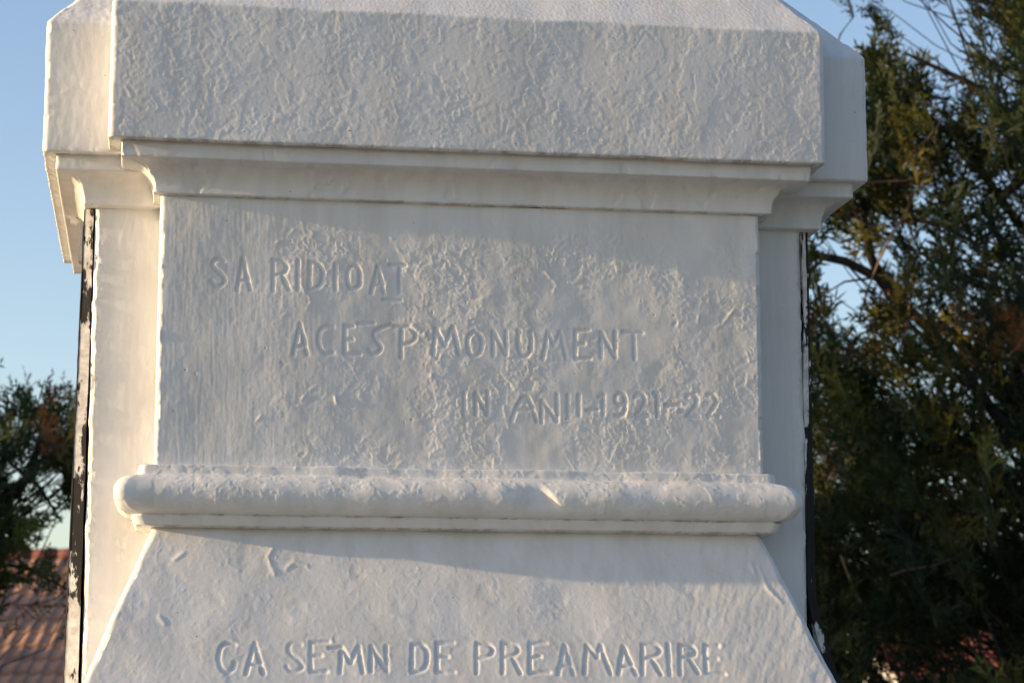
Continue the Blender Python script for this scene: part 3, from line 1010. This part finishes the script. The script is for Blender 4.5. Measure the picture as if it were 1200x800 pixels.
def right_tree():
    gaps = [(1115, 60, 50, 90), (1060, 30, 30, 50), (1005, 55, 40, 50), (985, 115, 26, 60), (992, 312, 62, 58), (1000, 395, 48, 42), (1162, 262, 42, 34), (1050, 470, 34, 34),
            (1150, 448, 34, 26), (1166, 490, 30, 26), (1160, 530, 20, 34), (1100, 578, 36, 20)]

    def sample(rs):
        for _ in range(40):
            px = rs.uniform(905, 1420); py = rs.uniform(-260, 980)
            if px < 960 + 40 * rs.rand() and py < 180: continue
            if px > 1210 and rs.rand() < .45: continue
            if ell(px, py, gaps): continue
            if ell(px, py, [(1155, 775, 72, 58), (1030, 810, 30, 40)]): continue
            if py < 330 and rs.rand() < .28: continue
            return at_depth(px, py, 6.2 + rs.normal() * .55)
        return None
    b = at_depth(1290, 1330, 6.3); b[2] = 0
    t = at_depth(1250, -330, 6.3)
    limbs = [
        (px_poly([(900, 300), (951, 298), (990, 306), (1028, 325), (1075, 372), (1120, 420), (1190, 520)], 6.0, .1, 1), .015, .026),
        (px_poly([(1008, 222), (1013, 260), (1020, 300), (1034, 330), (1070, 372)], 6.05, .1, 2), .014, .026),
        (px_poly([(1215, 175), (1196, 212), (1160, 243), (1130, 258), (1095, 262), (1060, 256)], 6.1, .2, 3), .028, .008),
        (px_poly([(1230, 380), (1180, 470), (1140, 420), (1118, 392), (1095, 380)], 6.2, .1, 4), .05, .016),
        (px_poly([(1210, 160), (1165, 120), (1130, 94), (1085, 74), (1060, 62)], 6.0, .2, 5), .02, .006),
        (px_poly([(1215, 290), (1150, 200), (1120, 160), (1060, 120), (1020, 118), (975, 125)], 6.3, .2, 6), .02, .005),
        (px_poly([(985, -30), (1000, 20), (985, 40), (975, 70)], 6.1, .2, 7), .006, .003),
        (px_poly([(1215, 10), (1170, 6), (1130, -2), (1090, -12)], 6.0, .1, 8), .010, .004),
        (px_poly([(1060, 540), (1090, 520), (1130, 528), (1170, 560), (1215, 590)], 6.3, .1, 9), .010, .02),
        (px_poly([(1000, 275), (975, 262), (955, 258), (930, 250)], 6.1, .1, 10), .006, .003),
        (px_poly([(1028, 325), (990, 330), (965, 345)], 6.1, .1, 11), .006, .003),
        (px_poly([(1010, 240), (985, 232), (960, 228), (930, 220)], 6.1, .1, 12), .007, .003),
        (px_poly([(1020, 295), (1000, 280), (985, 285), (965, 275), (950, 282)], 6.15, .1, 13), .006, .003)]
    dead = [
        (px_poly([(1070, 225), (1062, 250), (1045, 275), (1030, 305), (1015, 345), (1006, 375)], 5.6, .05, 21), .007, .004),
        (px_poly([(1000, 245), (1006, 258), (1018, 265), (1034, 264)], 5.6, .05, 22), .005, .003),
        (px_poly([(985, 216), (1030, 213), (1060, 212), (1088, 205)], 5.6, .05, 23), .004, .005),
        (px_poly([(1105, 140), (1085, 165), (1068, 178), (1050, 165)], 5.5, .05, 24), .004, .003),
        (px_poly([(1095, 205), (1085, 190), (1070, 176)], 5.5, .05, 25), .005, .003),
        (px_poly([(1065, 370), (1055, 410), (1052, 440)], 5.6, .05, 26), .004, .003),
        (px_poly([(1025, 680), (1060, 668), (1095, 662), (1125, 650)], 5.5, .05, 27), .004, .003),
        (px_poly([(985, 650), (1000, 690), (1030, 740), (1045, 790)], 5.6, .05, 28), .004, .003),
        (px_poly([(950, 485), (975, 480), (1000, 470)], 5.6, .05, 29), .004, .003)]
    juniper('large shaggy juniper with rusty sprays and bare twigs right of the monument', b, t, sample, 700, 11, limbs, dead, L=(.13, .26), rust=.07, bright=.95)


def back_tree():
    gaps = [(1050, 470, 34, 34), (1150, 448, 34, 26), (1166, 490, 30, 26), (1160, 530, 20, 34), (1100, 578, 36, 20), (1155, 778, 70, 58), (1030, 810, 30, 40)]

    def sample(rs):
        for _ in range(40):
            px = rs.uniform(900, 1500); py = 430 + 560 * rs.rand() ** .8
            if ell(px, py, gaps): continue
            if py < 520 and rs.rand() < .4: continue
            return at_depth(px, py, 10.5 + rs.normal() * .9)
        return None
    b = at_depth(1290, 1120, 10.6); b[2] = 0
    t = at_depth(1280, 330, 10.6)
    juniper('dark dense juniper behind the large shaggy one on the right', b, t, sample, 480, 31, size=.24, L=(.16, .30), rust=.04, olive=.08)


def left_tree():
    gaps = [(58, 592, 26, 26), (10, 545, 18, 30), (50, 660, 20, 30)]

    def sample(rs):
        for _ in range(40):
            px = 120 - 560 * rs.rand() ** 1.15; py = rs.uniform(470, 720)
            if px > -20 and py < 478 + 26 * rs.rand(): continue
            if px < -120 and py < 460 and rs.rand() < .5: py -= 150
            if px > 34 and 575 < py < 650 and rs.rand() < .7: continue
            if px > -30 and py > 585 and not ell(px, py, [(2, 665, 22, 50), (74, 715, 14, 26)]): continue
            if ell(px, py, gaps): continue
            return at_depth(px, py, 6.6 + rs.normal() * .45)
        return None
    b = at_depth(-170, 1300, 6.6); b[2] = 0
    t = at_depth(-160, 250, 6.6)
    limbs = [(px_poly([(-165, 760), (-60, 640), (-10, 598), (20, 574), (36, 556), (42, 530), (50, 505)], 6.5, .1, 41), .05, .008),
             (px_poly([(34, 560), (48, 572), (60, 592), (73, 612)], 6.5, .1, 42), .010, .004),
             (px_poly([(-10, 540), (10, 540), (24, 552), (34, 562)], 6.5, .1, 43), .006, .010),
             (px_poly([(-80, 700), (-10, 660), (30, 664), (60, 680), (82, 692)], 6.4, .1, 44), .012, .004)]
    juniper('smaller juniper left of the monument in front of the tiled roof', b, t, sample, 290, 51, limbs, rust=.02, olive=.10, size=.14, L=(.11, .21), bright=1.5)


right_tree()
back_tree()
left_tree()


def shading_thujas():
    """unseen dense thujas added past the picture edges to cast shade: the low sun comes over the tops of the left row"""
    rs = np.random.RandomState(77)
    H = 6.0
    proto = empty('added_shade_thuja', (0, 0, 0))
    w = Wood(); w.add(wiggle((0, 0, 0), (0, 0, H * .95), rs, 8, .03), .13, .02, 8)
    trunk = mesh_obj('trunk', w.v, w.f, M_BARK, proto)
    cr = Crown(78)
    for i in range(1500):
        t = rs.rand() ** .8
        z = .3 + t * (H - .4)
        R = 1.35 * (1 - t) ** .55 * (.8 + .3 * math.sin(7 * z))
        a = rs.rand() * 2 * math.pi; r = R * rs.rand() ** .4
        d = np.array([math.cos(a) * .5, math.sin(a) * .5, 1.0]); d /= np.linalg.norm(d)
        cr.spray(np.array([math.cos(a) * r, math.sin(a) * r, z]), d, rs.uniform(.45, .8), np.array(GREENS[rs.randint(4)]))
    crown = cr.build('crown', proto)
    spots = [(-11.0, 4.6), (-11.6, 6.5), (-12.2, 8.4), (-12.0, 10.4), (4.1, -1.0), (4.7, -3.4), (-13, 28.6), (-13.4, 30.2), (-12.8, 31.8)]  # added left rows cut the low sun, right pair holds back sky light
    for i, (x, y) in enumerate(spots):
        if i == 0:
            o = proto
        else:
            o = proto.copy(); COL.objects.link(o)
            for ch in (trunk, crown):
                c = ch.copy(); COL.objects.link(c); c.parent = o
        o.location = (x, y, 0)
        o.rotation_euler[2] = 1.7 * i
        s_ = (.88, .94, .92, .97, .80, .9, .84, .80, .82)[i]
        o.scale = (s_, s_, s_)
        side = 'left' if x < 0 else 'right'
        tag(o, 'unseen dense dark thuja added beyond the %s edge of the picture to keep light off' % side, 'tree', 'unseen thujas added for shade, %s edge' % side)


shading_thujas()

# ------------------------------------------------------------------ houses
def local_to_world(c, ang):
    ca, sa = math.cos(ang), math.sin(ang)
    return lambda p: (c[0] + ca * p[0] - sa * p[1], c[1] + sa * p[0] + ca * p[1], p[2])


def build_left_house():
    """gabled house; local x along the ridge, local -y towards the viewer"""
    ridge_px = at_depth(55, 654, 33.5)
    ang = math.radians(-11)
    c = (ridge_px[0], ridge_px[1], 0)
    W = local_to_world(c, ang)
    zr = ridge_px[2]
    pitch = math.radians(33)
    tw, tl = .205, .375
    rows, cols = 10, 30
    slope = rows * tl
    run, rise = slope * math.cos(pitch), slope * math.sin(pitch)
    ze = zr - rise
    root = empty('village_house', c)
    tag(root, 'low house with brown clay tile roof behind the juniper on the left', 'house')
    x0 = -3.4
    x1 = x0 + cols * tw
    # walls with gable ends
    v, f = [], []
    ins = .35
    P = [(x0 + .2, -run + ins, 0), (x1 - .2, -run + ins, 0), (x1 - .2, run - ins, 0), (x0 + .2, run - ins, 0)]
    zt = ze + ins * math.tan(pitch) - .06
    v = [W(p) for p in P] + [W((p[0], p[1], zt)) for p in P] + [W((x0 + .2, 0, zr - .12)), W((x1 - .2, 0, zr - .12))]
    f = [(0, 1, 5, 4), (1, 2, 6, 5), (2, 3, 7, 6), (3, 0, 4, 7), (4, 7, 8), (5, 9, 6)]
    wall = mesh_obj('wall', v, f, M_WALL, root, smooth=False)
    v, f = boxes([(-2.2, -1.2, -run + ins - .03, -run + ins + .02, .9, 1.75), (.6, 1.6, -run + ins - .03, -run + ins + .02, .9, 1.75)])
    for k in range(2):
        win = mesh_obj('window', [W(q) for q in v[8 * k:8 * k + 8]], f[:6], M_WOOD, wall, smooth=False)
        bx = (-2.12 + 2.8 * k, -1.28 + 2.8 * k, -run + ins - .034, -run + ins - .031, .98, 1.67)
        vv, ff = boxes([bx])
        mesh_obj('pane', [W(q) for q in vv], ff, M_PANE, win, smooth=False)
    v, f = boxes([(-.5, .4, -run + ins - .04, -run + ins + .02, 0, 1.85)])
    mesh_obj('door', [W(q) for q in v], f, M_WOOD, wall, smooth=False)
    # roof deck
    th = .07
    cp, sp = math.cos(pitch), math.sin(pitch)

    def R(x, s, up):       # s metres down the front slope from the ridge, up = off the surface
        return W((x, -s * cp - up * sp, zr - s * sp + up * cp))
    def Rb(x, s, up):
        return W((x, s * cp + up * sp, zr - s * sp + up * cp))
    v = [R(x0, 0, -.02), R(x1, 0, -.02), R(x1, slope, -.02), R(x0, slope, -.02), R(x0, 0, -th), R(x1, 0, -th), R(x1, slope, -th), R(x0, slope, -th),
         Rb(x0, slope, -.02), Rb(x1, slope, -.02), Rb(x0, slope, -th), Rb(x1, slope, -th)]
    f = [(0, 3, 2, 1), (4, 5, 6, 7), (3, 7, 6, 2), (0, 4, 7, 3), (1, 2, 6, 5), (0, 1, 9, 8), (4, 10, 11, 5), (8, 9, 11, 10), (0, 8, 10, 4), (1, 5, 11, 9)]
    roof = mesh_obj('roof', v, f, M_WOOD, root, smooth=False)
    # one interlocking tile: hollow pan and raised roll, thick lower edge
    prof = [(0, .0), (.03, -.004), (.10, -.004), (.125, .010), (.15, .024), (.175, .026), (.20, .012), (.212, .0)]
    tv = []
    for (s, lift) in ((0, .0), (tl + .03, .048)):
        for (x, h) in prof:
            tv.append((x, s, h + lift))
    n = len(prof)
    for (x, h) in prof:
        tv.append((x, tl + .03, h + .048 - .040))
    tf = []
    for i in range(n - 1):
        tf.append((i, n + i, n + i + 1, i + 1))
        tf.append((n + i, 2 * n + i, 2 * n + i + 1, n + i + 1))
    # tile mesh in roof space; each tile object carries the rotation of the slope
    me = bpy.data.meshes.new('roof_tile')
    o0 = np.array(R(0, 0, 0)); ex = np.array(R(1, 0, 0)) - o0; es = np.array(R(0, 1, 0)) - o0; eu = np.array(R(0, 0, 1)) - o0
    me.from_pydata([tuple(ex * a + es * s + eu * h) for (a, s, h) in tv], [], tf)
    me.update()
    me.polygons.foreach_set('use_smooth', np.ones(len(me.polygons), dtype=bool))
    mats = [plain('clay_tile_%s' % n_, col, .85, 2.5, .3) for n_, col in (('a', (.30, .175, .13)), ('b', (.25, .15, .115)), ('c', (.34, .19, .135)))]
    meshes = []
    for m in mats:
        q = me.copy(); q.materials.clear(); q.materials.append(m); meshes.append(q)
    rs = random.Random(4)
    for i in range(rows):
        for j in range(cols):
            t = bpy.data.objects.new('roof_tile', rs.choice(meshes))
            COL.objects.link(t)
            t.parent = roof
            p = np.array(R(x0 + j * tw, i * tl, .012 + rs.uniform(-.004, .006)))
            t.location = p - np.array(root.location)
    # ridge caps
    for k in range(16):
        a = x0 + k * .39
        pts = [W((a, 0, zr + .05)), W((a + .42, 0, zr + .065))]
        v, f = tube(pts, .10, .115, 8)
        mesh_obj('ridge_tile', v, f, M_RIDGE, roof)
    v, f = boxes([(-1.9, -1.45, .5, .95, zr - .4, zr + .55)])
    return root


def build_right_house():
    c3 = at_depth(1165, 716, 38)
    ang = math.radians(14)
    c = (c3[0], c3[1], 0)
    W = local_to_world(c, ang)
    zr = c3[2]
    root = empty('village_house', c)
    tag(root, 'pale house with orange red roof glimpsed low through the junipers on the right', 'house')
    run, rise = 2.4, 1.3
    x0, x1 = -3.6, 3.6
    P = [(x0 + .2, -run + .3, 0), (x1 - .2, -run + .3, 0), (x1 - .2, run - .3, 0), (x0 + .2, run - .3, 0)]
    zt = zr - rise + .08
    v = [W(p) for p in P] + [W((p[0], p[1], zt)) for p in P] + [W((x0 + .2, 0, zr - .12)), W((x1 - .2, 0, zr - .12))]
    wall = mesh_obj('wall', v, [(0, 1, 5, 4), (1, 2, 6, 5), (2, 3, 7, 6), (3, 0, 4, 7), (4, 7, 8), (5, 9, 6)], plain('white_wall', (.74, .71, .66), .9, 1.5, .1), root, smooth=False)
    for x in (-2.2, .9):
        v, f = boxes([(x, x + 1.0, -run + .27, -run + .32, .9, 1.7)])
        win = mesh_obj('window', [W(q) for q in v], f, M_WOOD, wall, smooth=False)
        v, f = boxes([(x + .08, x + .92, -run + .266, -run + .269, .98, 1.62)])
        mesh_obj('pane', [W(q) for q in v], f, M_PANE, win, smooth=False)
    # corrugated courses of tiles, too small to pick apart
    m = plain('orange_tile', (.44, .115, .06), .8, 2.5, .3)
    v, f = [], []
    nx, ns = 145, 13
    for side in (-1, 1):
        b = len(v)
        for i in range(ns):
            for lip in (0, 1):
                t = (i + lip) / ns
                for j in range(nx):
                    x = x0 + (x1 - x0) * j / (nx - 1)
                    h = .025 * math.sin(j * math.pi / 2) + .03 * lip
                    v.append(W((x, side * run * t, zr - rise * t + h)))
        for r in range(2 * ns - 1):
            for j in range(nx - 1):
                q = b + r * nx + j
                f.append((q, q + 1, q + nx + 1, q + nx) if side > 0 else (q, q + nx, q + nx + 1, q + 1))
    roof = mesh_obj('roof', v, f, m, root, smooth=False)
    v, f = tube([W((x0, 0, zr + .04)), W((x1, 0, zr + .04))], .11, .11, 8)
    mesh_obj('ridge', v, f, M_RIDGE, roof)


build_left_house()
build_right_house()
